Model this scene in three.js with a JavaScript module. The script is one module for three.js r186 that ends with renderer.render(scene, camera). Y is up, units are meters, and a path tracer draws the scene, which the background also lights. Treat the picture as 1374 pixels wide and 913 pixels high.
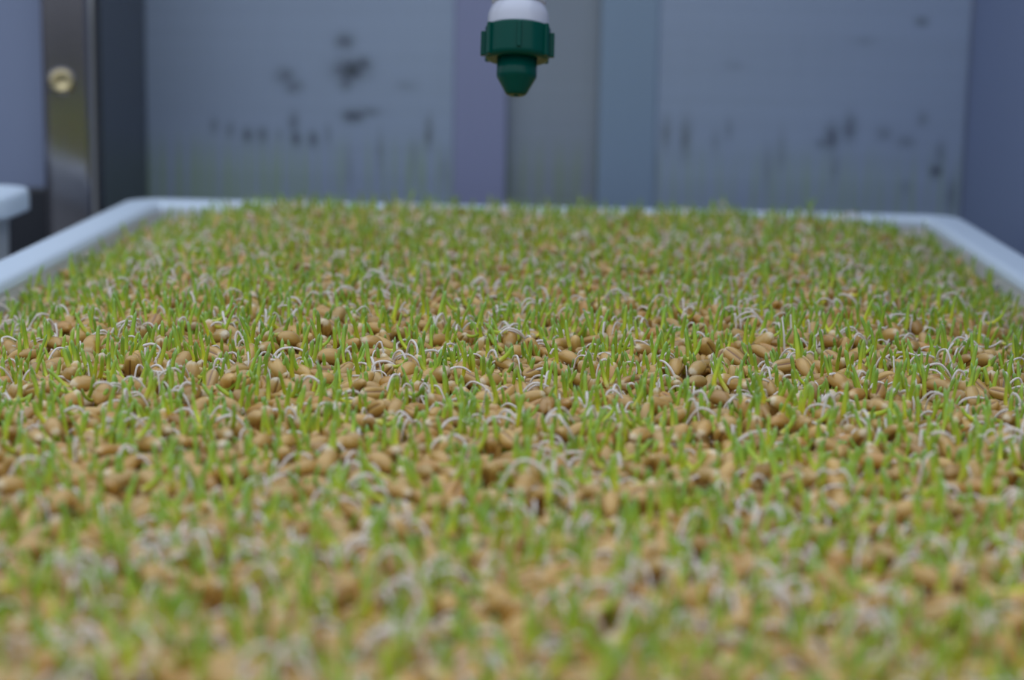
import * as THREE from 'three';
import { ImprovedNoise } from 'three/addons/math/ImprovedNoise.js';
import { mergeGeometries } from 'three/addons/utils/BufferGeometryUtils.js';
import { RoundedBoxGeometry } from 'three/addons/geometries/RoundedBoxGeometry.js';

// ---------------------------------------------------------------- camera, sky, exposure
// World: metres, y up. y = 0 is the top of the tray's rim, z = 0 its far edge, +z runs towards the photographer.
const scene = new THREE.Scene();
const PW = 1374, PH = 913, FPX = 2564.4;
const camera = new THREE.PerspectiveCamera(2 * Math.atan(PH / 2 / FPX) * 180 / Math.PI, PW / PH, 0.01, 50);
camera.rotation.order = 'YXZ';
camera.position.set(0.01078, 0.07738, 0.69032);
camera.rotation.set(-0.18219, 0.02983, 0.01763);
camera.focus = 0.398;
const APERTURE = 0.0047;                                   // metres across
camera.userData.fStop = camera.getFocalLength() / 1000 / APERTURE;
scene.add(camera);
camera.updateMatrixWorld(true);
camera.updateProjectionMatrix();

const renderer = new THREE.WebGLRenderer({ antialias: true });
renderer.toneMapping = THREE.LinearToneMapping;
renderer.toneMappingExposure = 1.12;
renderer.shadowMap.enabled = true;

{ // an overcast sky, brighter overhead than at the horizon, dim ground below
  const W = 256, H = 128, d = new Float32Array(W * H * 4), noise = new ImprovedNoise();
  for (let j = 0; j < H; j++) for (let i = 0; i < W; i++) {
    const el = ((j + 0.5) / H - 0.5) * Math.PI, az = (i + 0.5) / W * 2 * Math.PI, o = (j * W + i) * 4;
    const s = Math.sin(el);
    let b = s > 0 ? 0.40 * (1 + 2.2 * s) : 0.10;
    if (s > 0) b *= 1 + 0.10 * noise.noise(Math.cos(az) * Math.cos(el) * 2.2, s * 3, Math.sin(az) * Math.cos(el) * 2.2);
    d[o] = b * 0.88; d[o + 1] = b * 0.99; d[o + 2] = b * 1.16; d[o + 3] = 1;
  }
  const t = new THREE.DataTexture(d, W, H, THREE.RGBAFormat, THREE.FloatType);
  t.mapping = THREE.EquirectangularReflectionMapping; t.magFilter = THREE.LinearFilter; t.minFilter = THREE.LinearFilter; t.needsUpdate = true;
  scene.background = t; scene.environment = t;
}

// ---------------------------------------------------------------- helpers
const V = (x, y, z) => new THREE.Vector3(x, y, z);
const perlin = new ImprovedNoise();
function rng(seed) { return () => { seed = (seed + 0x6d2b79f5) | 0; let t = Math.imul(seed ^ (seed >>> 15), 1 | seed); t = (t + Math.imul(t ^ (t >>> 7), 61 | t)) ^ t; return ((t ^ (t >>> 14)) >>> 0) / 4294967296; }; }
const lerp = (a, b, t) => a + (b - a) * t, clamp = (x, a, b) => Math.min(b, Math.max(a, x));
const smooth = (a, b, x) => { const t = clamp((x - a) / (b - a), 0, 1); return t * t * (3 - 2 * t); };
const srgb = (r, g, b) => new THREE.Color().setRGB(r / 255, g / 255, b / 255, THREE.SRGBColorSpace);
const names = {};
function numbered(n) { const k = names[n] = (names[n] ?? -1) + 1; return k ? n + '_' + String(k).padStart(3, '0') : n; }
function mesh(name, geometry, material, parent) {
  const m = new THREE.Mesh(geometry, material); m.name = parent === scene ? numbered(name) : name; m.castShadow = m.receiveShadow = true; parent.add(m); return m;
}
function tag(o, label, category, group) { o.userData.label = label; o.userData.category = category; if (group) o.userData.group = group; return o; }
function thing(name, label, category, pos, group) { const g = new THREE.Group(); g.name = numbered(name); g.position.copy(pos); scene.add(g); return tag(g, label, category, group); }
function struct(o) { o.userData.kind = 'structure'; return o; }
const CAM = camera.matrixWorld.clone(), CAMI = CAM.clone().invert();
const camRight = V(1, 0, 0).transformDirection(CAM), camUp = V(0, 1, 0).transformDirection(CAM), camBack = V(0, 0, 1).transformDirection(CAM);
const atDepth = (px, py, Z) => V((px - PW / 2) / FPX * Z, (PH / 2 - py) / FPX * Z, -Z).applyMatrix4(CAM);
const toPixel = (p) => { const q = p.clone().applyMatrix4(CAMI); return [PW / 2 - FPX * q.x / q.z, PH / 2 + FPX * q.y / q.z, -q.z]; };
function onPlaneZ(px, py, z) { const p = atDepth(px, py, 1).sub(camera.position); return camera.position.clone().addScaledVector(p, (z - camera.position.z) / p.z); }
function texture(W, H, f, color = true) {
  const d = new Uint8Array(W * H * 4);
  for (let j = 0; j < H; j++) for (let i = 0; i < W; i++) { const c = f((i + 0.5) / W, (j + 0.5) / H), o = (j * W + i) * 4; for (let k = 0; k < 3; k++) d[o + k] = clamp(Math.round(c[k] * 255), 0, 255); d[o + 3] = 255; }
  const t = new THREE.DataTexture(d, W, H); t.magFilter = THREE.LinearFilter; t.minFilter = THREE.LinearFilter; t.wrapS = t.wrapT = THREE.RepeatWrapping;
  if (color) t.colorSpace = THREE.SRGBColorSpace; t.needsUpdate = true; return t;
}
function fromGrid(nu, nv, f, wrapU = true) {   // a surface of (nu + 1) x (nv + 1) points with uv; f(u, v) gives a point
  const p = [], uv = [], ix = [];
  for (let j = 0; j <= nv; j++) for (let i = 0; i <= nu; i++) { const q = f(wrapU && i === nu ? 0 : i / nu, j / nv); p.push(q.x, q.y, q.z); uv.push(i / nu, j / nv); }
  for (let j = 0; j < nv; j++) for (let i = 0; i < nu; i++) { const a = j * (nu + 1) + i, b = a + 1, c = a + nu + 1, d = c + 1; ix.push(a, b, c, b, d, c); }
  const g = new THREE.BufferGeometry(); g.setAttribute('position', new THREE.Float32BufferAttribute(p, 3)); g.setAttribute('uv', new THREE.Float32BufferAttribute(uv, 2)); g.setIndex(ix); g.computeVertexNormals();
  if (wrapU) { const n = g.attributes.normal; for (let j = 0; j <= nv; j++) { const a = j * (nu + 1), b = a + nu, s = V(n.getX(a) + n.getX(b), n.getY(a) + n.getY(b), n.getZ(a) + n.getZ(b)).normalize(); n.setXYZ(a, s.x, s.y, s.z); n.setXYZ(b, s.x, s.y, s.z); } }
  return g;
}

// ---------------------------------------------------------------- the growing cabinet: back wall, post, side panels, shelf floor
const WALLZ = -0.115, HI = 0.30, LO = -0.30;
const wx = (px, py = 135) => onPlaneZ(px, py, WALLZ).x;
const X = { a: wx(194), b: wx(612), c: wx(680), d: wx(804), e: wx(878), f: wx(1298) };

function sheetTexture(x0, x1, marks, seed, base, algae) {     // a metal sheet with its dirt: marks are [pixel x, pixel y, width, height, strength, brownness]
  const W = 768, H = 512, y0 = -0.09, y1 = 0.14, P = marks.map(([px, py, w, h, s, br]) => { const p = onPlaneZ(px, py, WALLZ), k = 0.00032; return [p.x, p.y, w * k, h * k, s * 1.15, br || 0]; });
  return texture(W, H, (u, v) => {
    const x = lerp(x0, x1, u), y = lerp(y0, y1, v);
    const streak = perlin.noise(x * 420, y * 9, seed), fine = perlin.noise(x * 1100, y * 30, seed + 3), broad = perlin.noise(x * 14, y * 14, seed + 7), line = perlin.noise(x * 3, y * 260, seed + 11);
    let m = 1 + 0.025 * broad + 0.012 * fine + 0.02 * line;
    let c = [base[0] * m, base[1] * m, base[2] * m];
    const low = smooth(0.020, -0.004, y) * smooth(-0.05, -0.018, y) * algae * smooth(-0.25, 0.35, streak + 0.4 * broad);   // greenish run-off streaks low on the sheet
    c = [c[0] * (1 - 0.02 * low), c[1] * (1 + 0.02 * low), c[2] * (1 - 0.17 * low)];
    let dark = 0, brown = 0;
    for (const [mx, my, mw, mh, s, br] of P) {
      const dx = (x - mx) / mw, dy = (y - my) / mh, r = dx * dx + dy * dy; if (r > 7) continue;
      const e = s * Math.exp(-r) * (0.75 + 0.5 * perlin.noise(x * 500, y * 500, seed + 20)); dark = Math.max(dark, e); brown += e * br;
    }
    const keep = 1 - dark; return [c[0] * keep + 0.03 * brown, c[1] * keep + 0.01 * brown, c[2] * keep * (1 - 0.15 * Math.min(1, brown))];
  });
}
const marksLeft = [], marksRight = [];
for (const [x, y, w, h, s, b] of [[462, 56, 12, 10, 0.35], [470, 94, 20, 13, 0.55], [486, 86, 11, 9, 0.45], [464, 110, 9, 9, 0.4], [382, 102, 12, 10, 0.32], [394, 116, 11, 8, 0.32], [474, 156, 13, 8, 0.5], [494, 150, 16, 6, 0.25], [394, 165, 6, 13, 0.3], [397, 186, 6, 9, 0.42],
  [287, 168, 5, 10, 0.25], [309, 174, 5, 10, 0.22], [332, 182, 6, 9, 0.4], [352, 182, 6, 9, 0.38], [420, 187, 6, 9, 0.4], [375, 182, 4, 9, 0.15], [440, 180, 4, 12, 0.18], [575, 178, 5, 18, 0.3, 1], [510, 205, 4, 26, 0.16, 1], [555, 210, 4, 22, 0.15, 1], [545, 115, 14, 6, 0.12], [468, 225, 4, 26, 0.13, 1], [596, 228, 5, 20, 0.12, 1]]) marksLeft.push([x, y, w, h, s, b]);
for (const [x, y, w, h, s, b] of [[1237, 29, 8, 5, 0.35], [1256, 230, 7, 9, 0.5], [1262, 205, 6, 14, 0.22], [1276, 262, 6, 22, 0.25], [1116, 185, 9, 16, 0.38], [1140, 172, 8, 16, 0.35], [1104, 192, 9, 8, 0.25], [1186, 180, 10, 9, 0.2], [1215, 190, 12, 8, 0.2], [1238, 160, 6, 9, 0.2], [894, 180, 6, 20, 0.22, 1], [920, 185, 7, 24, 0.25, 1], [960, 190, 6, 14, 0.12], [978, 175, 5, 14, 0.15],
  [1048, 205, 6, 24, 0.14, 1], [1030, 225, 6, 26, 0.14, 1], [1215, 252, 6, 10, 0.14], [1120, 225, 6, 20, 0.14, 1], [985, 88, 12, 5, 0.1], [1160, 55, 16, 5, 0.1], [1332, 88, 10, 6, 0.1], [880, 225, 4, 26, 0.1, 1]]) marksRight.push([x, y, w, h, s, b]);

const SHEET = [0.67, 0.725, 0.81];
function sheet(name, x0, x1, z, thick, material, parent) {
  const g = new RoundedBoxGeometry(x1 - x0, HI - LO, thick, 2, Math.min(0.0012, thick * 0.4));
  const p = g.attributes.position, uv = g.attributes.uv;
  for (let i = 0; i < p.count; i++) uv.setXY(i, p.getX(i) / (x1 - x0) + 0.5, (p.getY(i) + (HI + LO) / 2 + 0.09) / 0.23);
  const m = mesh(name, g, material, parent); m.position.set((x0 + x1) / 2, (HI + LO) / 2, z - thick / 2); return m;
}
const metal = (o) => new THREE.MeshStandardMaterial({ metalness: 0.32, roughness: 0.36, ...o });
const wallBack = new THREE.Group(); wallBack.name = 'wall_back'; struct(wallBack); scene.add(wallBack);
const wrapClamp = (t) => { t.wrapS = t.wrapT = THREE.MirroredRepeatWrapping; return t; };
sheet('panel', X.a, X.b, WALLZ, 0.004, metal({ map: wrapClamp(sheetTexture(X.a, X.b, marksLeft, 1.3, SHEET, 1)) }), wallBack);
sheet('panel', X.e, X.f, WALLZ, 0.004, metal({ map: wrapClamp(sheetTexture(X.e, X.f, marksRight, 5.1, SHEET, 0.8)) }), wallBack);
sheet('panel', X.b - 0.004, X.e + 0.004, WALLZ - 0.006, 0.003, metal({ map: wrapClamp(sheetTexture(X.c, X.d, [], 9.1, [0.62, 0.655, 0.70], 0.8)) }), wallBack);
sheet('strip', X.b - 0.001, X.c, WALLZ + 0.0012, 0.0015, metal({ color: srgb(158, 162, 194), metalness: 0.4, roughness: 0.5 }), wallBack);
sheet('strip', X.d, X.e + 0.001, WALLZ + 0.0012, 0.0015, metal({ color: srgb(152, 172, 192), metalness: 0.4, roughness: 0.5 }), wallBack);
const wallRight = mesh('wall_right', new RoundedBoxGeometry(0.004, HI - LO, 0.46, 2, 0.001), metal({ color: srgb(140, 152, 184), metalness: 0.35, roughness: 0.5 }), scene);
struct(wallRight); wallRight.position.set(X.f + 0.0025, (HI + LO) / 2, WALLZ + 0.23 - 0.004); wallRight.rotation.y = 0.0;
// left: a dark return panel from the back wall forward to the bolted steel post, and the panel behind the post
const POSTZ = -0.010;
const postR = onPlaneZ(119, 135, POSTZ).x, postL = onPlaneZ(61, 135, POSTZ).x;
{
  const a = V(X.a - 0.001, 0, WALLZ - 0.003), b = V(postR - 0.001, 0, POSTZ - 0.018), len = a.distanceTo(b);
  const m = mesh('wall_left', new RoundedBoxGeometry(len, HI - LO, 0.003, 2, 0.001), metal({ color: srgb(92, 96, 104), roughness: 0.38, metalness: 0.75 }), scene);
  struct(m); m.position.copy(a).add(b).multiplyScalar(0.5); m.position.y = (HI + LO) / 2; m.rotation.y = Math.atan2(-(b.z - a.z), b.x - a.x);
  const q = mesh('wall_side', new RoundedBoxGeometry(0.20, HI - 0.0, 0.004, 2, 0.001), metal({ color: srgb(142, 152, 178), metalness: 0.35, roughness: 0.55 }), scene);
  struct(q); q.position.set(postL - 0.0975, HI / 2, POSTZ - 0.012);
  const low = mesh('gap_shade_panel', new RoundedBoxGeometry(0.20, 0.1, 0.003, 2, 0.001), metal({ color: srgb(58, 60, 66), roughness: 0.6 }), scene);  // added dark sheet, its colour standing in for the shaded gap below the panel
  struct(low); low.position.set(postL - 0.0975, -0.0505, POSTZ - 0.012);
}
const floor = mesh('floor', new RoundedBoxGeometry(1.0, 0.01, 1.0, 2, 0.002), metal({ color: srgb(104, 106, 110), roughness: 0.6, metalness: 0.3 }), scene);
struct(floor); floor.position.set(0, -0.105, 0.36);

// the post, its bolt and washer
{
  const t = thing('steel_post', 'tall polished stainless steel post with one bolt, behind the tray', 'post', V((postL + postR) / 2, LO + 0.2, POSTZ));
  t.rotation.y = 0.26; const w = (postR - postL) / 0.93, steel = new THREE.MeshStandardMaterial({ color: srgb(150, 146, 150), metalness: 0.95, roughness: 0.16, roughnessMap: texture(128, 256, (u, v) => { const n = 0.8 + 0.25 * perlin.noise(u * 30, v * 2, 4.4); return [n, n, n]; }, false) });
  const g = new RoundedBoxGeometry(w, HI - LO - 0.2, 0.018, 4, 0.0022); mesh('upright', g, steel, t).position.set(0, (HI - LO - 0.2) / 2, -0.009);
  const at = onPlaneZ(83, 109, POSTZ).sub(t.position); at.x /= Math.cos(0.26); at.z = 0;
  const brass = new THREE.MeshStandardMaterial({ color: srgb(214, 196, 150), metalness: 0.85, roughness: 0.32 });
  const washer = mesh('washer', new THREE.LatheGeometry([[0.0018, 0], [0.0050, 0], [0.0052, 0.0003], [0.0050, 0.0008], [0.0018, 0.0009]].map(([x, y]) => new THREE.Vector2(x, y)), 36), steel, t); washer.rotation.x = Math.PI / 2; washer.position.copy(at);
  const bolt = mesh('bolt', new THREE.LatheGeometry([[0, 0.0018], [0.0016, 0.0018], [0.0018, 0.0026], [0.0034, 0.0032], [0.0042, 0.0024], [0.0044, 0.0009], [0.0042, 0.0006]].reverse().map(([x, y]) => new THREE.Vector2(x, y)), 36), brass, t); bolt.rotation.x = Math.PI / 2; bolt.position.copy(at);
}

// ---------------------------------------------------------------- trays
function loopPoints(w, l, r, d, y, n = 8) {   // rounded rectangle w x l inset by d
  const hw = w / 2 - d, hl = l / 2 - d, rr = Math.max(r - d, 0.002), out = [];
  for (const [sx, sz, a0] of [[1, 1, 0], [-1, 1, 1], [-1, -1, 2], [1, -1, 3]]) for (let k = 0; k <= n; k++) { const a = (a0 + k / n) * Math.PI / 2; out.push(V(sx * (hw - rr) + Math.cos(a) * rr, y, sz * (hl - rr) + Math.sin(a) * rr)); }
  return out;
}
function band(w, l, r, profile) {             // sweeps [inset, height] pairs round the rectangle
  const loops = profile.map(([d, y]) => loopPoints(w, l, r, d, y)), n = loops[0].length, p = [], ix = [];
  loops.forEach((q) => { for (let i = 0; i <= n; i++) { const c = q[i % n]; p.push(c.x, c.y, c.z); } });
  for (let j = 0; j + 1 < loops.length; j++) for (let i = 0; i < n; i++) { const a = j * (n + 1) + i, b = a + 1, c = a + n + 1, d = c + 1; ix.push(a, c, b, b, c, d); }
  const g = new THREE.BufferGeometry(); g.setAttribute('position', new THREE.Float32BufferAttribute(p, 3)); g.setIndex(ix); g.computeVertexNormals(); return g;
}
function lid(w, l, r, d, y, up) {
  const q = loopPoints(w, l, r, d, y), p = [0, y, 0], ix = []; q.forEach((c) => p.push(c.x, c.y, c.z));
  for (let i = 0; i < q.length; i++) { const a = 1 + i, b = 1 + (i + 1) % q.length; up ? ix.push(0, b, a) : ix.push(0, a, b); }
  const g = new THREE.BufferGeometry(); g.setAttribute('position', new THREE.Float32BufferAttribute(p, 3)); g.setIndex(ix); g.computeVertexNormals(); return g;
}
const plastic = new THREE.MeshPhysicalMaterial({ color: srgb(206, 219, 232), roughness: 0.42, specularIntensity: 0.8 });
const plasticInner = new THREE.MeshPhysicalMaterial({ color: srgb(200, 204, 206), roughness: 0.5 });
function makeTray(name, label, w, l, depth, pos, skirt = 0.0138, wide = 1) {
  const t = thing(name, label, 'tray', pos), R = 0.013, k = -skirt, e = k + 0.0008;
  mesh('rim', band(w, l, R, [[0.0016, e], [0.0012, k], [0.0004, k], [0, e], [0, -0.0024], [0.0004, -0.0009], [0.0014, -0.0002], [0.003, 0], [0.0105, 0], [0.0120, -0.0004], [0.0128, -0.0014], [0.0132, -0.003], [0.0132, -0.0034], [0.0118, -0.0034], [0.0112, -0.002], [0.0026, -0.002], [0.0018, -0.003], [0.0016, e]].map(([d, y]) => [d * wide, y])), plastic, t);
  mesh('basin', mergeGeometries([band(w, l, R, [[0.0118 * wide, -0.0034], [0.0132 * wide, -0.0034], [0.0150, -depth + 0.004], [0.0175, -depth + 0.0012], [0.021, -depth]]), band(w, l, R, [[0.0210, -depth - 0.0015], [0.0168, -depth - 0.0006], [0.0118 * wide + 0.001, -depth + 0.003], [0.0118 * wide, -0.0034]]), lid(w, l, R, 0.021, -depth, true), lid(w, l, R, 0.021, -depth - 0.0015, false)]), plasticInner, t);
  return t;
}
const TW = 0.300, TL = 0.56, TD = 0.052;
makeTray('growing_tray', 'large pale blue plastic tray filled with sprouting wheat', TW, TL, TD, V(0, 0, TL / 2));
{ // unseen bars added to carry the tray
  for (const z of [0.06, 0.5]) { const m = struct(mesh('support_bar', new RoundedBoxGeometry(0.36, 0.0465, 0.03, 2, 0.002), metal({ color: srgb(70, 72, 76) }), scene)); m.position.set(0, -0.0768, z); }
}
{ // a second tray's corner beside the post
  const c = atDepth(47, 250, 0.655), w = 0.16, l = 0.045;
  const t = makeTray('small_tray', 'smaller pale plastic tray, only its rim corner showing beside the steel post', w, l, 0.05, V(c.x - w / 2, c.y, c.z + l / 2 - 0.004), 0.0075, 0.58);
}

// ---------------------------------------------------------------- the spray nozzle over the tray
{
  const Z = 0.455, s = Z / FPX, at = atDepth(694.5, 59, Z);
  const t = thing('spray_nozzle', 'green capped spray nozzle with white body hanging above the sprouts', 'nozzle', at);
  t.rotation.set(-0.275, 0, -0.004);
  const green = new THREE.MeshPhysicalMaterial({ color: srgb(0, 72, 62), roughness: 0.24, specularIntensity: 0.32 });
  const white = new THREE.MeshPhysicalMaterial({ color: srgb(200, 202, 216), roughness: 0.2, transmission: 0, clearcoat: 0.4, clearcoatRoughness: 0.2 });
  const lathe = (pts, seg = 64) => new THREE.LatheGeometry(pts.map(([x, y]) => new THREE.Vector2(x * s, y * s)), seg);   // profile in pixels of the photograph at the nozzle's distance
  const cap = mesh('cap', lathe([[24, -22], [36, -22.5], [41, -21.5], [43.4, -18], [44, -14], [44, 20], [43, 22.3], [41, 23], [36, 23], [35, 21], [24, 21], [24, -22]]), green, t);
  const ribs = [[4, 6, 35, 47.2, 3], [-55, 7, 43, 48, 1], [58, 7, 43, 48, 1], [-116, 7, 43, 48, 1], [122, 7, 43, 48, 1], [180, 6, 34, 47.2, 3], [-88, 9, 33, 49.5, -1], [90, 9, 33, 49.5, -1]];
  for (const [deg, w, h, r, dy] of ribs) {
    const g = new RoundedBoxGeometry(w * s, h * s, 9 * s, 4, 1.6 * s), m = mesh('rib', g, green, cap), a = deg * Math.PI / 180;
    m.position.set(Math.sin(a) * (r - 4.5) * s, dy * s, Math.cos(a) * (r - 4.5) * s); m.rotation.y = a;
  }
  const body = mesh('spray_head', lathe([[0, -69.5], [4, -70.2], [10.5, -70.2], [13, -69], [15, -66.8], [18, -61], [24.5, -49.5], [26.6, -46], [27, -43], [27.2, -20], [0.5, -20]]), green, t);
  mesh('orifice', lathe([[2.2, -71], [2.6, -71.3], [3.4, -71.2], [3.6, -70], [2.2, -69.6], [1.6, -67]].reverse(), 32), green, body);
  mesh('collar', lathe([[0.5, 21], [38.5, 21], [40.6, 22.5], [41.2, 25], [41.2, 34], [40.6, 40], [38.6, 46], [36.6, 50], [35.4, 52], [34.2, 54], [0.5, 55]]), white, t);
  mesh('thread', lathe([[30, 53], [34.2, 54], [36.8, 56.5], [37, 62.5], [34, 65], [31.5, 67], [31.5, 71], [34, 73], [36, 75.5], [36, 79], [33.5, 82], [31, 84], [30, 240], [20, 240]]), white, t);
  mesh('supply_pipe', new THREE.CylinderGeometry(0.0085, 0.0085, 0.30, 32).rotateZ(Math.PI / 2), white, t).position.set(0, 245 * s, 0);
}

// ---------------------------------------------------------------- sprouted wheat: shapes and materials
const MM = 0.001, R0 = rng(20240);
function kernelGeometry(L, W, T, bend, nu = 26, nv = 20) {     // axis +x, germ at +x, crease along -y
  return fromGrid(nu, nv, (u, v) => {
    const t = v, a = u * 2 * Math.PI, k = 2 * Math.pow(t, 0.92) - 1;
    const r = Math.pow(Math.max(0, 1 - Math.pow(Math.abs(k), 2.25)), 0.56) * (0.93 + 0.11 * t);
    const off = Math.min(a, 2 * Math.PI - a), crease = Math.exp(-Math.pow(off / 0.20, 2)) * smooth(0.02, 0.16, t) * smooth(1.0, 0.84, t);
    const flat = 1 - 0.13 * Math.exp(-Math.pow(off / 0.9, 2)) + 0.03 * Math.cos(2 * a);
    const rad = r * flat * (1 - 0.34 * crease);
    const germ = 0.10 * smooth(0.74, 0.84, t) * Math.exp(-Math.pow((off - Math.PI) / 0.8, 2));
    return V((t - 0.5) * L * MM, (-Math.cos(a) * T / 2 * (rad - germ * r) + bend * (k * k - 0.4)) * MM, Math.sin(a) * W / 2 * rad * MM);
  });
}
const kernels = [[6.2, 3.3, 3.0, -0.25], [6.6, 3.2, 2.9, -0.35], [5.8, 3.4, 3.1, -0.15], [6.0, 3.1, 2.8, -0.3], [6.4, 3.5, 3.1, -0.2]].map((a) => kernelGeometry(...a));
const kernelMap = texture(128, 256, (u, v) => {
  const off = Math.min(u, 1 - u), streak = perlin.noise(u * 34, v * 2.2, 1.5) * 0.6 + perlin.noise(u * 80, v * 5, 7.5) * 0.4, blotch = perlin.noise(u * 5, v * 3, 12.5);
  let c = [0.745, 0.58, 0.29].map((x, i) => x * (1 + [0.05, 0.07, 0.10][i] * streak + [0.06, 0.08, 0.12][i] * blotch));
  const pale = 0.75 * smooth(0.80, 0.93, v + 0.05 * streak) + 0.15 * smooth(0.12, 0.0, v); c = c.map((x, i) => lerp(x, [0.86, 0.79, 0.68][i], clamp(pale, 0, 1)));
  const cr = smooth(0.035, 0.008, off) * smooth(0.03, 0.14, v) * smooth(0.98, 0.86, v); return c.map((x, i) => lerp(x, [0.46, 0.29, 0.15][i], 0.7 * cr));
});
const TONES = [['golden tan', 1, 1, 1], ['pale straw', 1.12, 1.16, 1.24], ['brown', 0.74, 0.67, 0.54], ['orange brown', 0.94, 0.81, 0.58], ['greyish tan', 0.92, 0.97, 1.08], ['light tan', 1.05, 1.04, 1.02]];
const kernelLook = { map: kernelMap, roughness: 0.36, specularIntensity: 1, clearcoat: 0.55, clearcoatRoughness: 0.34 };
const kernelMaterial = new THREE.MeshPhysicalMaterial(kernelLook);
const kernelTone = TONES.map(([, r, g, b]) => new THREE.MeshPhysicalMaterial({ ...kernelLook, color: new THREE.Color(r, g, b) }));
const ramp = (stops, v) => { for (let i = 1; i < stops.length; i++) if (v <= stops[i][0]) { const t = (v - stops[i - 1][0]) / (stops[i][0] - stops[i - 1][0]); return [1, 2, 3].map((k) => lerp(stops[i - 1][k], stops[i][k], t) / 255); } return stops.at(-1).slice(1).map((x) => x / 255); };
const shootMap = texture(32, 256, (u, v) => { const n = 1 + 0.06 * perlin.noise(u * 12, v * 3, 3.3), c = ramp([[0, 240, 232, 190], [0.14, 232, 226, 110], [0.34, 212, 220, 66], [0.62, 186, 212, 66], [0.86, 160, 194, 78], [0.95, 180, 208, 134], [1, 214, 226, 196]], v); return c.map((x) => x * n); });
const SHOOTC = [[1, 1, 1], [1.15, 1.06, 0.8], [0.86, 0.94, 0.95], [0.95, 1.02, 1.1]];
const shootLook = { map: shootMap, roughness: 0.42, specularIntensity: 0.6, transmission: 0.3, thickness: 0, side: THREE.DoubleSide };
const shootMaterial = new THREE.MeshPhysicalMaterial(shootLook);
const shootTone = SHOOTC.map(([r, g, b]) => new THREE.MeshPhysicalMaterial({ ...shootLook, color: new THREE.Color(r, g, b) }));
const rootMaterial = new THREE.MeshPhysicalMaterial({ color: srgb(238, 226, 218), roughness: 0.6, transmission: 0.15, thickness: 0, side: THREE.DoubleSide });

function tube(points, radius, nu, nv) {       // a round-ended sweep through points; radius(v) in metres
  const c = new THREE.CatmullRomCurve3(points, false, 'centripetal'), P = [], T = [], N = [], B = [];
  for (let j = 0; j <= nv; j++) { P.push(c.getPointAt(j / nv)); T.push(c.getTangentAt(j / nv)); }
  let n = V(0.31, 0.17, 0.93).cross(T[0]).normalize();
  for (let j = 0; j <= nv; j++) { n = n.clone().addScaledVector(T[j], -n.dot(T[j])).normalize(); N.push(n); B.push(T[j].clone().cross(n)); }
  return fromGrid(nu, nv, (u, v) => { const j = Math.round(v * nv), a = u * 2 * Math.PI, r = radius(v); return P[j].clone().addScaledVector(N[j], Math.cos(a) * r).addScaledVector(B[j], Math.sin(a) * r); });
}
const shootRadius = (r) => (v) => r * MM * (v > 0.97 ? 0.02 : v > 0.9 ? 0.62 : 1) * lerp(1.12, 0.80, v) * (v < 0.02 ? 0.4 : 1);
function shootGeometry(points, r) { return tube(points, shootRadius(r), 8, 15); }
function rootTube(points, r, nv = 20) { return tube(points, (v) => r * MM * lerp(1.1, 0.75, v) * (v < 0.001 || v > 0.999 ? 0.1 : 1), 6, nv); }
function fuzz(points, n, len, R) {            // root hairs: slivers standing off the root
  const c = new THREE.CatmullRomCurve3(points, false, 'centripetal'), p = [], uv = [];
  for (let i = 0; i < n; i++) {
    const q = c.getPoint(0.02 + 0.75 * R()), d = V(R() - 0.5, R() - 0.4, R() - 0.5).normalize(), e = V(R() - 0.5, R() - 0.5, R() - 0.5).cross(d).normalize().multiplyScalar(0.035 * MM), l = len * (0.4 + 0.6 * R()) * MM;
    const a = q.clone().add(e), b = q.clone().sub(e), t = q.clone().addScaledVector(d, l); p.push(a.x, a.y, a.z, b.x, b.y, b.z, t.x, t.y, t.z); uv.push(0, 0, 1, 0, 0, 1);
  }
  const g = new THREE.BufferGeometry(); g.setAttribute('position', new THREE.Float32BufferAttribute(p, 3)); g.setAttribute('uv', new THREE.Float32BufferAttribute(uv, 2)); g.setIndex([...Array(n * 3).keys()]); g.computeVertexNormals(); return g;
}
// kinds of shoot, in metres, the grain's heading along +x
const shoots = [], roots = [];
for (let i = 0; i < 14; i++) { const h = 3.6 + 3.2 * R0(), l = (R0() - 0.5) * 4.4, k = (R0() - 0.5) * 2.6, r = 0.38 + 0.09 * R0(); shoots.push({ kind: 'upright', h, g: shootGeometry([V(-0.3 * MM, -1 * MM, 0), V(0.5 * MM, 0.9 * MM, 0.1 * k * MM), V((0.6 + l * 0.35) * MM, h * 0.5 * MM, k * 0.4 * MM), V((0.6 + l) * MM, h * MM, k * MM)], r) }); }
for (let i = 0; i < 12; i++) { const h = 2.2 + 3.0 * R0(), x = 2.2 + 3.6 * R0(), k = (R0() - 0.5) * 2.4, r = 0.38 + 0.08 * R0(); shoots.push({ kind: 'curved', h, g: shootGeometry([V(-0.4 * MM, 0, 0), V(x * 0.4 * MM, -0.1 * MM, k * 0.3 * MM), V(x * 0.85 * MM, h * 0.32 * MM, k * 0.8 * MM), V((x + 0.6) * MM, h * MM, k * MM)], r) }); }
for (let i = 0; i < 5; i++) { const h = 2.0 + 1.4 * R0(), l = (R0() - 0.5) * 1.6, r = 0.46 + 0.08 * R0(); shoots.push({ kind: 'short', h, g: shootGeometry([V(-0.3 * MM, -1 * MM, 0), V(0.3 * MM, 0.4 * MM, 0), V((0.5 + l) * MM, h * MM, l * 0.4 * MM)], r) }); }
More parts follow.
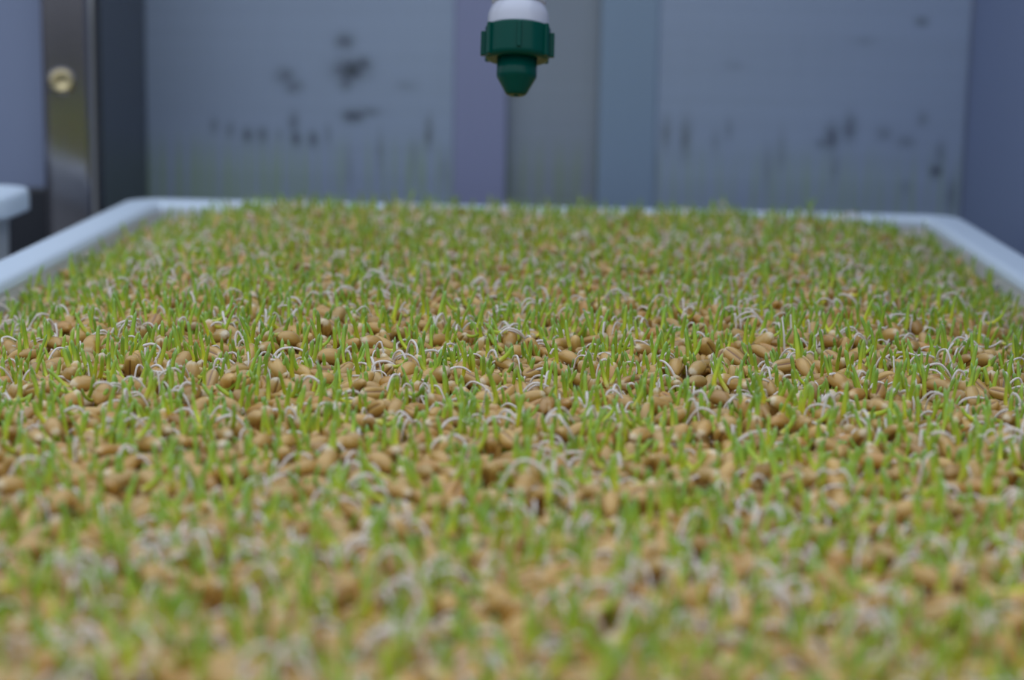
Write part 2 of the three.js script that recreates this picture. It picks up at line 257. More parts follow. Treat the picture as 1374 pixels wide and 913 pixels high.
for (let i = 0; i < 12; i++) {
  const parts = [], n = 1 + Math.floor(R0() * 2.6);
  for (let k = 0; k < n; k++) {
    const a = (R0() - 0.5) * 3.4, len = 3 + 5 * R0(), up = 0.8 + 2.4 * R0(), cx = Math.cos(a), cz = Math.sin(a), side = (R0() - 0.5) * 3;
    const pts = [V(-0.3, 0, 0), V(cx * len * 0.2, up * 0.75, cz * len * 0.2), V(cx * len * 0.55 - cz * side * 0.5, up, cz * len * 0.55 + cx * side * 0.5), V(cx * len * 0.85 - cz * side, up * 0.1, cz * len * 0.85 + cx * side), V(cx * len - cz * side, -2.6, cz * len + cx * side)].map((p) => p.multiplyScalar(MM));
    parts.push(rootTube(pts, 0.20 + 0.07 * R0()));
    if (i % 3) parts.push(fuzz(pts, 110, 0.9, R0));
  }
  roots.push({ n, g: mergeGeometries(parts) });
}

// ---------------------------------------------------------------- the heap of grain
const HALF = 0.1345, ZN = 0.0165, ZF = 0.543;
function heap(x, z) {                          // height of the grain's surface
  const e = 1 - smooth(0.088, HALF, Math.abs(x)), b = smooth(0.0, 0.05, z);
  return (-8.2 + 6.9 * e * lerp(0.86, 1, b) + 1.1 * perlin.noise(x * 42, z * 42, 2.2) + 0.8 * perlin.noise(x * 110, z * 110, 8.2)) * MM;
}
const onHeap = (px, py, lift) => { let y = -0.003, p; for (let i = 0; i < 6; i++) { const d = atDepth(px, py, 1).sub(camera.position); p = camera.position.clone().addScaledVector(d, (y - camera.position.y) / d.y); y = heap(p.x, p.z) + lift; } return p; };
const grains = [];   // { pos, m (kernel, local), k, tone, sh: [{ g, m, kind, lean, tone }], rt: [{ g, m }], hero }
const R1 = rng(771), M4 = () => new THREE.Matrix4();
const pickTone = (R) => { const r = R(); return r < 0.34 ? 0 : r < 0.5 ? 1 : r < 0.6 ? 2 : r < 0.72 ? 3 : r < 0.86 ? 4 : 5; };
const frame = (x, y, z) => M4().makeBasis(x, y, z);

// grains that the photograph shows clearly, each put down on the heap where it lies there: K a kernel (centre, length, breadth, slope), S a shoot (base, bend, tip), Q a root
let ox = 0, oy = 0, cur = null;
const U = 240 / 1370;
function at(x, y) { ox = x; oy = y; cur = null; }
function start(px, py, lift) { const pos = onHeap(px, py, lift * MM); cur = { pos, Z: toPixel(pos)[2], m: null, k: 0, tone: 0, sh: [], rt: [], hero: true }; grains.push(cur); return cur; }
function K(cx, cy, len, ht, ang, o = '') {
  const px = ox + cx * U, py = oy + cy * U; start(px, py, 1.9);
  const vis = len * U * cur.Z / FPX / MM, k = Math.floor(R1() * kernels.length), full = 6.2, c = clamp(vis / full, 0.35, 1), g = Math.acos(c) * (R1() < 0.5 ? -1 : 1), a = ang * Math.PI / 180;
  const ax = camRight.clone().multiplyScalar(Math.cos(a) * c).addScaledVector(camUp, Math.sin(a) * c).addScaledVector(camBack, Math.sin(g)).normalize();
  if (R1() < 0.5) ax.negate();
  const face = o.includes('c') ? -1 : 1, up = camBack.clone().multiplyScalar(face * 0.55).addScaledVector(camUp, face * 0.8).addScaledVector(camRight, R1() - 0.5);
  if (o.includes('c')) up.copy(camBack).multiplyScalar(-0.9).addScaledVector(camUp, -0.35);
  const z = ax.clone().cross(up).normalize(), y = z.clone().cross(ax), sc = clamp(ht * U * cur.Z / FPX / MM / 3.1, 0.85, 1.15);
  cur.m = frame(ax, y, z).scale(V(clamp(vis / full, 0.95, 1.12), sc, sc)); cur.k = k;
  const t = o.match(/\d/); cur.tone = t ? +t[0] : pickTone(R1); cur.px = [px, py, len * U / 2, ht * U / 2];
}
function N() { cur = null; }
function pts2(c, flat, wob) {
  const p = []; for (let i = 0; i < flat.length; i += 2) p.push([ox + flat[i] * U, oy + flat[i + 1] * U]);
  if (!c) start(...p[0], 0.6);
  const n = p.length; return p.map(([x, y], i) => atDepth(x, y, cur.Z - 0.0012 + wob * Math.sin(i / Math.max(1, n - 1) * Math.PI) * MM).sub(cur.pos));
}
function S(...f) {
  let p = f; if (f.length === 4) p = [f[0], f[1], (f[0] + f[2]) / 2 + 4, (f[1] + f[3]) / 2, f[2], f[3]];
  else if (f.length === 6) p = [f[0], f[1], f[0] * 0.3 + f[2] * 0.6 + f[4] * 0.1, f[1] * 0.3 + f[3] * 0.6 + f[5] * 0.1, f[0] * 0.08 + f[2] * 0.57 + f[4] * 0.35, f[1] * 0.08 + f[3] * 0.57 + f[5] * 0.35, f[4], f[5]];
  const q = pts2(cur, p, (R1() - 0.5) * 1.5); if (f.length === 4) q[0].y -= 1.5 * MM;
  cur.sh.push({ g: shootGeometry(q, 0.42 + 0.07 * R1()), kind: f.length === 4 ? 'upright' : 'curved', lean: (f[f.length - 2] - f[0]) / Math.abs(f[1] - f[f.length - 1] + 1), h: Math.abs(f[1] - f.at(-1)), tone: Math.floor(R1() * 4) });
}
function Q(...f) { const q = pts2(cur, f, (R1() - 0.5) * 3), hair = R1() < 0.4; const g = rootTube(q, 0.24 + 0.05 * R1(), 26); cur.rt.push({ g: hair ? mergeGeometries([g, fuzz(q, 90, 0.7, R1)]) : g }); }

at(0, 390);
K(75, 440, 150, 150, -40, '0'); Q(15, 400, 20, 365, 60, 355, 130, 385);
K(640, 340, 150, 120, 20); S(690, 345, 625, 285, 575, 165);
K(700, 420, 130, 130, 80, '5'); S(740, 480, 750, 265);
K(640, 720, 165, 130, 0, '0');
K(1010, 590, 175, 130, 80, '0c'); S(945, 580, 845, 650, 735, 615);
N(); S(690, 640, 650, 560, 625, 440);
K(545, 660, 150, 140, 60, '0'); S(535, 600, 500, 520, 490, 430);
K(275, 755, 190, 120, 15, '0c');
N(); S(545, 780, 470, 700, 365, 600);
N(); S(940, 815, 1000, 750, 1005, 650);
N(); S(1105, 850, 1150, 760, 1165, 600);
N(); S(1210, 595, 1250, 490, 1278, 345); Q(1090, 425, 1170, 410, 1225, 450, 1180, 560);
N(); S(1070, 440, 1010, 390, 995, 290);
K(790, 790, 150, 130, 70, '0'); Q(720, 740, 745, 710, 810, 705, 875, 745); S(750, 830, 800, 800, 830, 750);
K(230, 490, 140, 90, 0); S(145, 540, 148, 330);
K(415, 410, 130, 110, 0); S(365, 360, 372, 235);
K(490, 290, 100, 110, 0, '3');
K(1185, 240, 90, 130, 85, '3c');
N(); S(150, 820, 150, 640); N(); S(105, 845, 190, 850, 250, 790); N(); S(245, 345, 290, 270, 302, 205); N(); S(960, 500, 968, 280);
N(); S(820, 600, 838, 470); N(); S(210, 660, 188, 545); N(); S(860, 510, 858, 360); N(); S(20, 690, 18, 505); N(); S(1240, 380, 1242, 225); N(); S(1140, 400, 1150, 270);
at(230, 390);
K(315, 490, 170, 130, -20, '0c'); K(85, 540, 140, 120, 60, '0'); S(160, 625, 50, 640, -5, 520);
K(440, 710, 140, 140, 60, '5'); K(745, 440, 130, 85, 0, '5'); K(905, 370, 170, 110, -15, '0');
N(); Q(770, 525, 830, 455, 930, 440, 1010, 465, 1032, 515); K(1165, 285, 120, 150, 80, '5c'); K(1275, 190, 120, 110, 60, '4');
N(); S(985, 580, 1070, 540, 1085, 370); K(1220, 510, 185, 140, -10, '0'); K(810, 600, 165, 150, -50, '1'); Q(755, 530, 800, 540, 850, 580, 905, 650);
N(); S(500, 830, 410, 790, 335, 715); N(); S(440, 860, 290, 820, 235, 710); N(); S(545, 645, 625, 625, 662, 555); N(); S(650, 800, 650, 640); N(); S(740, 810, 736, 635);
N(); S(265, 305, 260, 155); N(); S(80, 345, 80, 220); N(); S(345, 265, 390, 180, 402, 85); K(1000, 620, 140, 100, -20, '1'); K(1190, 680, 130, 100, -20, '1'); S(1060, 785, 1220, 775, 1278, 655);
K(150, 790, 130, 150, 80, '2'); Q(60, 775, 85, 725, 130, 705, 200, 765); K(300, 690, 170, 100, 80, '4c'); N(); S(860, 820, 980, 802); N(); S(10, 145, 110, 190, 235, 145);
N(); Q(490, 440, 492, 350, 510, 315, 535, 350, 560, 410); K(380, 360, 120, 130, 30, '4'); N(); S(600, 330, 690, 170, 722, 60); N(); S(1240, 130, 1150, 90, 1130, 20);
at(460, 390);
K(240, 290, 165, 95, -5, '0'); K(225, 400, 160, 120, -15, '0'); N(); S(140, 295, 165, 230, 158, 145); N(); S(600, 350, 530, 310, 482, 235); N(); S(615, 340, 650, 270, 682, 195);
K(710, 380, 180, 120, 0, '0'); S(720, 435, 712, 265); N(); S(735, 520, 850, 540, 925, 490); Q(710, 490, 755, 455, 850, 465, 930, 515, 968, 600);
N(); Q(212, 610, 255, 555, 340, 545, 420, 600, 452, 715); N(); Q(0, 690, 80, 655, 165, 665, 190, 705); N(); Q(190, 650, 235, 665, 255, 730); K(120, 740, 145, 100, 45, '0'); K(235, 790, 195, 120, 0, '0c');
N(); S(650, 645, 610, 590, 580, 500); N(); S(512, 590, 470, 550, 455, 465); K(495, 610, 140, 120, 30, '0'); K(760, 650, 130, 140, 50, '0'); Q(820, 605, 865, 588, 930, 595, 985, 632);
K(1130, 690, 180, 110, 10, '0'); S(1050, 715, 1130, 650, 1162, 560); K(1240, 560, 150, 105, -20, '0'); S(1195, 545, 1270, 490, 1302, 425); N(); S(1230, 470, 1160, 420, 1118, 330);
K(1280, 370, 150, 110, 80, '5'); S(1265, 310, 1160, 345, 1085, 245); N(); S(1275, 210, 1260, 70); K(420, 350, 110, 120, 60, '4'); N(); S(345, 860, 370, 760, 385, 665); N(); S(535, 745, 558, 650, 568, 575); N(); S(920, 785, 905, 645);
N(); Q(110, 135, 190, 100, 295, 112); N(); S(410, 210, 310, 230, 278, 145); N(); Q(425, 190, 460, 110, 485, 85); N(); S(155, 640, 155, 510); N(); S(525, 520, 525, 400); N(); S(1010, 620, 970, 430); N(); S(780, 790, 772, 620); N(); S(1060, 610, 1060, 500);
at(690, 390);
K(415, 515, 185, 110, -25, '0'); Q(275, 490, 300, 450, 330, 448, 362, 470); K(150, 620, 185, 105, 20, '0c'); Q(250, 590, 150, 620, 105, 680, 95, 835); K(360, 410, 160, 90, 0, '0'); N(); S(430, 455, 405, 340, 395, 220); N(); S(440, 345, 475, 270, 482, 195);
N(); S(890, 560, 905, 450, 897, 340); N(); S(970, 650, 930, 530); N(); S(715, 745, 685, 650, 658, 525); N(); S(735, 725, 775, 660, 792, 585); N(); S(310, 830, 315, 540); N(); S(355, 755, 440, 700, 478, 605); N(); S(535, 880, 542, 620);
K(240, 880, 120, 110, 60, '2'); K(390, 890, 95, 100, 60, '3'); K(890, 710, 165, 115, 10, '2c'); N(); Q(710, 860, 712, 785, 750, 765, 810, 800, 850, 870); N(); Q(740, 785, 790, 765, 830, 780, 885, 900); N(); Q(870, 765, 865, 735, 895, 712, 925, 730, 925, 780);
N(); S(905, 910, 985, 800, 1002, 665); K(1000, 460, 155, 95, -20, '0'); N(); Q(1060, 615, 1110, 597, 1165, 600, 1188, 655); K(1230, 590, 145, 110, 70, '0'); K(1230, 740, 110, 90, 70, '5'); N(); S(1220, 260, 1185, 180, 1158, 70); N(); S(1005, 310, 1005, 190); N(); S(600, 480, 610, 350);
at(920, 390);
K(375, 510, 195, 120, -40, '0c'); K(570, 470, 165, 95, -25, '0'); K(760, 575, 215, 115, 8, '0c'); K(170, 440, 155, 150, -55, '0c'); K(260, 830, 155, 125, -20, '2'); N(); S(330, 790, 250, 670, 210, 470); N(); S(320, 685, 285, 620, 262, 545); K(90, 600, 145, 120, 30, '4'); K(90, 700, 150, 100, 0, '4');
K(630, 740, 130, 110, -60, '0'); Q(520, 705, 575, 680, 640, 700); K(410, 725, 115, 75, 0, '0'); Q(322, 725, 345, 675, 385, 665, 432, 685); N(); Q(370, 775, 410, 762, 470, 772, 542, 825); N(); S(945, 910, 955, 705); N(); S(960, 860, 968, 725); N(); S(865, 785, 1000, 760, 1080, 718);
N(); Q(735, 695, 765, 655, 810, 650, 855, 690); N(); Q(828, 765, 865, 720, 872, 640); K(905, 590, 140, 110, -70, '0'); K(1170, 700, 150, 130, -40, '5'); Q(1100, 645, 1150, 640, 1195, 665, 1228, 705); N(); Q(1230, 655, 1290, 660, 1325, 700, 1335, 745); N(); Q(758, 470, 752, 330, 738, 200); N(); Q(810, 410, 808, 300, 804, 180);
N(); Q(950, 445, 990, 360, 1050, 300); N(); Q(1020, 430, 1040, 370, 1052, 310); N(); Q(568, 405, 585, 320, 610, 298, 625, 320, 620, 385); N(); S(1080, 335, 1145, 260, 1178, 165); N(); S(290, 475, 262, 400, 250, 335); K(1090, 390, 115, 105, 0, '2'); K(1310, 800, 130, 85, 0, '3'); Q(1195, 825, 1280, 850, 1340, 862); N(); S(710, 860, 730, 690); N(); S(490, 670, 485, 570);
at(1134, 390);
K(530, 280, 155, 140, -60, '2'); Q(335, 245, 350, 195, 400, 182, 470, 185); Q(470, 200, 405, 270, 385, 370, 310, 430, 258, 480); K(605, 380, 110, 80, 80, '0'); K(520, 430, 105, 85, 0, '0'); K(330, 350, 155, 105, 30, '0'); K(720, 730, 185, 110, -8, '0'); N(); S(800, 690, 735, 640, 705, 550); K(1060, 535, 145, 110, 20, '0');
N(); Q(550, 482, 600, 440, 680, 432, 770, 452); N(); Q(265, 575, 330, 500, 420, 475, 500, 485, 560, 505); N(); Q(480, 465, 620, 482, 700, 505, 765, 575); N(); Q(772, 565, 795, 450, 832, 400); N(); Q(828, 545, 845, 480, 862, 440); N(); Q(900, 462, 970, 420, 1050, 435, 1120, 430, 1200, 385);
N(); S(955, 735, 1005, 670, 1032, 585); N(); S(1095, 725, 1080, 650, 1063, 585); K(245, 780, 135, 130, 50, '3c'); Q(190, 755, 225, 708, 260, 702, 300, 715); K(240, 880, 145, 115, 10, '0'); K(970, 810, 160, 110, 80, '4'); K(1200, 790, 195, 110, -15, '0c'); N(); Q(850, 885, 920, 832, 1010, 820, 1100, 832);
N(); S(610, 810, 590, 560); N(); S(465, 675, 515, 630, 528, 560); N(); S(432, 745, 440, 615); N(); S(150, 835, 162, 680); N(); S(1290, 455, 1230, 400, 1208, 335); N(); S(1315, 785, 1295, 625); N(); S(20, 720, 18, 600); N(); S(545, 850, 550, 715);
at(0, 530);
K(410, 250, 140, 130, -50, '0'); K(80, 320, 130, 100, 60, '2'); N(); S(380, 355, 325, 300, 308, 225); N(); S(430, 190, 570, 195, 655, 90); N(); S(605, 345, 640, 230, 642, 135); N(); S(735, 375, 800, 290, 792, 75); K(1140, 380, 215, 130, 0, '0'); S(1035, 355, 1140, 260, 1185, 95);
N(); S(1290, 415, 1200, 350, 1162, 255); K(90, 700, 195, 150, -10, '0'); N(); S(240, 540, 110, 530, 42, 445); N(); S(1110, 580, 1270, 560, 1345, 345); N(); S(290, 525, 280, 450, 222, 345); N(); S(200, 660, 280, 550, 305, 475); K(830, 440, 165, 85, -15, '3'); N(); S(1025, 515, 880, 505, 785, 435);
K(1130, 640, 155, 125, -20, '4'); N(); S(1080, 740, 1180, 690, 1240, 575); N(); S(930, 665, 922, 440); K(460, 820, 175, 170, 40, '0'); K(650, 640, 185, 75, 5, '0'); K(1260, 280, 135, 90, 10, '0'); K(270, 330, 140, 110, 0, '0'); N(); S(345, 650, 375, 450); N(); S(730, 590, 720, 440); N(); S(150, 400, 148, 230); N(); S(940, 300, 930, 190); N(); S(840, 380, 860, 250);
at(230, 530);
K(640, 190, 145, 140, 40, '0'); K(690, 360, 115, 100, 30, '0'); K(400, 300, 145, 120, -10, '4'); N(); S(690, 305, 715, 80); N(); Q(740, 175, 760, 130, 800, 115, 850, 150, 890, 235); N(); Q(828, 575, 900, 480, 970, 448, 1020, 455, 1078, 492); K(1035, 560, 185, 130, 0, '0'); K(1180, 530, 170, 150, 70, '0'); N(); S(965, 245, 1050, 140, 1063, 15);
K(540, 600, 155, 110, -25, '0'); N(); S(510, 550, 610, 530, 622, 425); N(); S(695, 445, 600, 410, 582, 300); K(1320, 370, 135, 100, 10, '0'); N(); Q(850, 315, 900, 285, 960, 285, 1020, 315, 1028, 375); N(); Q(1228, 710, 1205, 630, 1225, 570, 1265, 530); N(); S(250, 315, 185, 260, 158, 175); N(); S(315, 560, 335, 345);
N(); S(1265, 810, 1310, 700, 1312, 575); K(860, 760, 250, 150, 0, '4'); Q(640, 705, 760, 655, 830, 620, 905, 590); K(400, 600, 135, 100, 0, '5'); N(); S(470, 725, 570, 690, 628, 635); N(); S(90, 330, 70, 90); N(); S(90, 800, 75, 460); N(); S(1240, 480, 1245, 190); N(); S(720, 540, 722, 370); N(); S(1080, 260, 1095, 150); N(); S(1280, 300, 1265, 80); N(); S(850, 100, 845, 10); K(890, 360, 120, 100, 20, '0'); K(860, 470, 120, 130, 70, '0'); K(60, 370, 130, 130, 20, '5');
at(460, 530);
K(280, 520, 235, 150, -25, '0'); N(); S(370, 655, 200, 600, 118, 400); K(710, 220, 135, 85, 0, '1c'); Q(750, 265, 800, 205, 860, 182, 910, 190, 945, 215); N(); S(565, 745, 500, 650, 458, 465); N(); S(600, 665, 545, 620, 508, 540); N(); S(605, 385, 715, 430, 805, 325); Q(805, 315, 830, 400, 860, 460, 905, 505); Q(810, 310, 860, 310, 920, 345, 968, 425);
N(); S(995, 455, 1090, 390, 1093, 190); K(1120, 610, 175, 150, 80, '0'); N(); S(825, 690, 910, 590, 925, 480); K(740, 490, 115, 100, -20, '0'); K(810, 610, 125, 90, 10, '0'); K(1270, 340, 155, 140, -40, '1c'); K(1130, 400, 110, 90, 80, '2c'); K(430, 740, 205, 110, -5, '0'); N(); S(345, 835, 200, 770, 118, 630);
K(250, 110, 185, 120, 30, '0c'); K(400, 110, 130, 120, 60, '0'); N(); S(435, 385, 355, 375, 300, 320); K(200, 250, 170, 110, 75, '2'); S(240, 195, 360, 265, 428, 150); Q(168, 240, 172, 185, 200, 162, 242, 190); N(); S(535, 245, 585, 180, 595, 125); K(720, 830, 155, 110, 0, '4'); K(50, 370, 175, 80, 0, '0'); N(); S(1030, 695, 1035, 455); N(); S(1210, 730, 1200, 590); Q(1018, 900, 1028, 800, 1025, 700);
N(); S(1065, 135, 1010, 50, 990, -10); N(); S(620, 910, 625, 700); N(); S(305, 780, 285, 640); N(); S(200, 440, 180, 300); N(); S(585, 340, 575, 200); N(); S(255, 360, 250, 215); N(); S(820, 200, 820, 10); N(); S(1010, 290, 1010, 190); N(); S(1180, 380, 1150, 150); K(620, 600, 125, 110, 20, '4'); K(390, 460, 130, 130, 50, '0');
at(690, 530);
N(); S(220, 335, 310, 280, 315, 150); Q(335, 150, 370, 200, 420, 270, 475, 385); Q(262, 215, 275, 165, 325, 150); N(); S(375, 212, 540, 190, 595, 45); N(); S(965, 255, 840, 215, 818, 55); N(); S(1015, 235, 920, 200, 870, 115); N(); S(545, 415, 620, 310, 635, 185); N(); S(635, 280, 770, 305, 798, 175); K(390, 310, 145, 90, -45, '0'); K(260, 80, 110, 100, 70, '2'); K(390, 90, 100, 90, 60, '3');
N(); Q(185, 378, 260, 362, 330, 375, 390, 425, 432, 495); N(); Q(328, 505, 370, 460, 440, 440, 510, 445, 565, 470); N(); Q(408, 565, 440, 510, 480, 485, 535, 482); N(); Q(228, 400, 290, 490, 352, 575); N(); S(265, 640, 180, 560, 182, 430); N(); S(350, 645, 500, 660, 515, 590); K(930, 580, 165, 110, -25, '2'); K(1050, 530, 145, 115, 75, '0'); N(); S(825, 505, 980, 460, 1042, 335); Q(698, 625, 705, 555, 750, 500, 805, 478); Q(788, 510, 840, 565, 935, 645);
N(); S(915, 690, 1100, 710, 1145, 485); N(); S(685, 575, 620, 510, 602, 400); N(); S(875, 475, 800, 390, 783, 280); K(80, 690, 155, 150, 60, '0'); K(190, 790, 160, 140, 50, '0'); K(610, 755, 155, 90, 10, '0'); K(740, 830, 165, 120, 80, '5'); Q(318, 660, 380, 690, 430, 750, 442, 860); K(960, 310, 145, 110, 15, '0'); K(1255, 340, 135, 85, -10, '0'); N(); Q(1108, 395, 1180, 378, 1250, 388, 1315, 375);
K(1300, 700, 155, 110, -15, '0'); N(); S(120, 545, 95, 310); N(); S(175, 315, 120, 230, 92, 125); N(); S(730, 780, 765, 725); N(); S(840, 860, 860, 730); N(); S(515, 430, 515, 315); N(); S(510, 680, 515, 520); N(); S(1220, 520, 1180, 380); N(); S(1050, 460, 1100, 345); N(); S(1205, 560, 1280, 425); N(); S(590, 210, 595, 135); N(); S(1190, 800, 1250, 650); N(); S(1215, 210, 1195, 50); N(); S(1045, 200, 1055, 10); N(); S(760, 640, 780, 560);
at(920, 530);
K(715, 210, 175, 105, 5, '3'); K(275, 310, 145, 110, 75, '0'); N(); S(20, 605, 120, 530, 152, 425); N(); S(535, 545, 670, 500, 705, 388); N(); S(845, 610, 740, 600, 675, 538); N(); S(555, 490, 670, 400, 695, 248); N(); Q(378, 375, 440, 325, 540, 285, 630, 280, 658, 310); N(); S(1000, 595, 945, 480, 912, 395); K(880, 240, 145, 100, 40, '0'); N(); S(980, 225, 1070, 190, 1105, 105);
N(); S(265, 182, 150, 175, 100, 85); N(); Q(366, 355, 362, 290, 355, 225); N(); S(285, 455, 370, 410, 375, 360); K(530, 610, 175, 130, 0, '2'); Q(368, 690, 400, 610, 450, 575, 505, 572); N(); Q(508, 580, 525, 640, 540, 705); K(1190, 440, 145, 100, 20, '0'); N(); S(725, 305, 810, 240, 835, 155); K(160, 620, 185, 95, 10, '4'); K(340, 500, 110, 90, 60, '0'); N(); S(915, 805, 865, 690, 848, 560); K(945, 670, 130, 110, 70, '4');
N(); Q(1028, 775, 1070, 720, 1140, 698, 1200, 705, 1255, 755); N(); S(1125, 390, 1200, 385, 1240, 355); K(140, 260, 135, 110, 50, '5'); N(); S(480, 280, 490, 110); N(); S(385, 590, 380, 400); N(); S(760, 570, 760, 400); N(); S(815, 540, 795, 325); N(); S(445, 490, 500, 345); N(); S(1055, 500, 1040, 370); N(); S(920, 390, 920, 230); N(); S(855, 470, 850, 370); N(); S(1240, 700, 1250, 500); N(); S(1200, 610, 1200, 480); N(); S(1050, 680, 1055, 520); N(); S(690, 740, 715, 610); N(); S(100, 860, 100, 700);
at(1134, 530);
K(230, 510, 235, 120, 3, '3'); K(420, 600, 165, 110, 5, '0'); N(); S(230, 705, 198, 600, 193, 465); K(240, 90, 145, 110, 0, '0'); N(); S(622, 432, 560, 430, 512, 382); N(); S(650, 425, 618, 350, 602, 265); N(); Q(558, 695, 585, 580, 625, 480, 685, 440); K(780, 410, 170, 120, -75, '5'); Q(655, 305, 710, 288, 780, 300, 842, 375); K(830, 600, 155, 140, 0, '2'); N(); S(865, 700, 925, 550, 922, 380);
K(980, 720, 215, 110, 15, '3'); K(1140, 700, 125, 90, 0, '4'); N(); S(1245, 222, 1110, 200, 1042, 60); Q(1258, 222, 1300, 260, 1332, 335); N(); S(1160, 332, 1030, 325, 988, 175); N(); S(970, 420, 1130, 430, 1190, 315); N(); S(540, 755, 690, 760, 758, 668); Q(758, 670, 775, 700, 782, 755); N(); Q(448, 800, 560, 795, 650, 835, 742, 920); K(150, 720, 155, 90, 0, '4'); K(1270, 180, 145, 85, 0, '0');
N(); S(180, 445, 260, 370, 272, 275); N(); S(330, 435, 298, 360, 283, 285); N(); S(495, 405, 455, 320, 443, 235); N(); Q(48, 305, 90, 268, 135, 300, 162, 395); N(); S(440, 265, 385, 235, 378, 155); N(); S(735, 275, 815, 170, 823, 25); N(); S(655, 105, 750, 100, 788, 25); N(); Q(860, 825, 960, 770, 1020, 778, 1085, 802); N(); Q(1168, 865, 1225, 795, 1295, 740); N(); Q(972, 655, 955, 600, 938, 540); N(); S(1345, 540, 1280, 500, 1248, 445);
N(); S(540, 330, 542, 205); N(); S(130, 200, 152, 25); N(); S(60, 210, 50, 60); N(); S(555, 200, 555, 10); N(); S(330, 230, 335, 100); N(); S(25, 690, 20, 500); N(); S(400, 780, 400, 660); N(); S(520, 680, 520, 520); N(); S(890, 540, 885, 400); N(); S(950, 500, 955, 280); N(); S(640, 280, 638, 150); N(); S(790, 500, 790, 380); N(); S(1275, 450, 1295, 310); N(); S(1210, 600, 1275, 490); N(); S(1215, 780, 1225, 620); K(870, 180, 130, 110, 20, '0'); K(120, 330, 110, 130, 70, '0'); K(350, 300, 140, 110, 60, '4');

// every shoot or root put down alone still grows from a grain, lower in the heap
for (const g of grains) if (!g.m) {
  g.k = Math.floor(R1() * kernels.length); g.tone = pickTone(R1);
  const a = R1() * 6.28, ax = V(Math.cos(a), -0.2, Math.sin(a)).normalize(), z = ax.clone().cross(V(0, 1, 0)).normalize();
  g.m = frame(ax, z.clone().cross(ax), z).setPosition(ax.x * -1.5 * MM, -2.4 * MM, ax.z * -1.5 * MM);
}
// a small depth-buffer look from the camera: which grain shows at which pixel
const lowKernel = kernelGeometry(6.2, 3.25, 2.95, -0.25, 10, 7);
function look() {
  const W = PW, H = PH, zb = new Float32Array(W * H).fill(1e9), id = new Int32Array(W * H).fill(-1), v = V();
  const draw = (g, m, pos, n) => {
    const P = g.attributes.position, I = g.index.array, q = new Float32Array(P.count * 3);
    for (let i = 0; i < P.count; i++) { v.fromBufferAttribute(P, i); if (m) v.applyMatrix4(m); v.add(pos).applyMatrix4(CAMI); q[i * 3] = W / 2 - FPX * v.x / v.z; q[i * 3 + 1] = H / 2 + FPX * v.y / v.z; q[i * 3 + 2] = -v.z; }
    for (let t = 0; t < I.length; t += 3) {
      const a = I[t] * 3, b = I[t + 1] * 3, c = I[t + 2] * 3, x0 = q[a], y0 = q[a + 1], x1 = q[b], y1 = q[b + 1], x2 = q[c], y2 = q[c + 1], A = (x1 - x0) * (y2 - y0) - (x2 - x0) * (y1 - y0); if (Math.abs(A) < 1e-6) continue;
      const i0 = Math.max(0, Math.ceil(Math.min(x0, x1, x2))), i1 = Math.min(W - 1, Math.floor(Math.max(x0, x1, x2))), j0 = Math.max(0, Math.ceil(Math.min(y0, y1, y2))), j1 = Math.min(H - 1, Math.floor(Math.max(y0, y1, y2)));
      for (let j = j0; j <= j1; j++) for (let i = i0; i <= i1; i++) {
        const w1 = ((i - x0) * (y2 - y0) - (x2 - x0) * (j - y0)) / A, w2 = ((x1 - x0) * (j - y0) - (i - x0) * (y1 - y0)) / A; if (w1 < 0 || w2 < 0 || w1 + w2 > 1) continue;
        const z = q[a + 2] + w1 * (q[b + 2] - q[a + 2]) + w2 * (q[c + 2] - q[a + 2]), o = j * W + i; if (z < zb[o]) { zb[o] = z; id[o] = n; }
      }
    }
  };
  return { draw, zb, id };
}
// the scattered sprouts keep clear of those
const placed = look();
for (const g of grains) { if (g.px) placed.draw(lowKernel, g.m, g.pos, 0); for (const s of g.sh) placed.draw(s.g, s.m, g.pos, 1); for (const s of g.rt) placed.draw(s.g, s.m, g.pos, 2); }
const inFront = (geometry, m, pos, every) => {   // share of the geometry's points that would stand before a placed grain
  const P = geometry.attributes.position, v = V(); let n = 0, hit = 0;
  for (let i = 0; i < P.count; i += every) {
    v.fromBufferAttribute(P, i).applyMatrix4(m).add(pos); const [x, y, Z] = toPixel(v); n++; if (x < 0 || y < 0 || x >= PW - 1 || y >= PH - 1) continue;
    const o = Math.round(y) * PW + Math.round(x); if (placed.id[o] >= 0 && placed.zb[o] > Z && placed.zb[o] - Z < 0.06) hit++;
  }
  return hit / n;
};

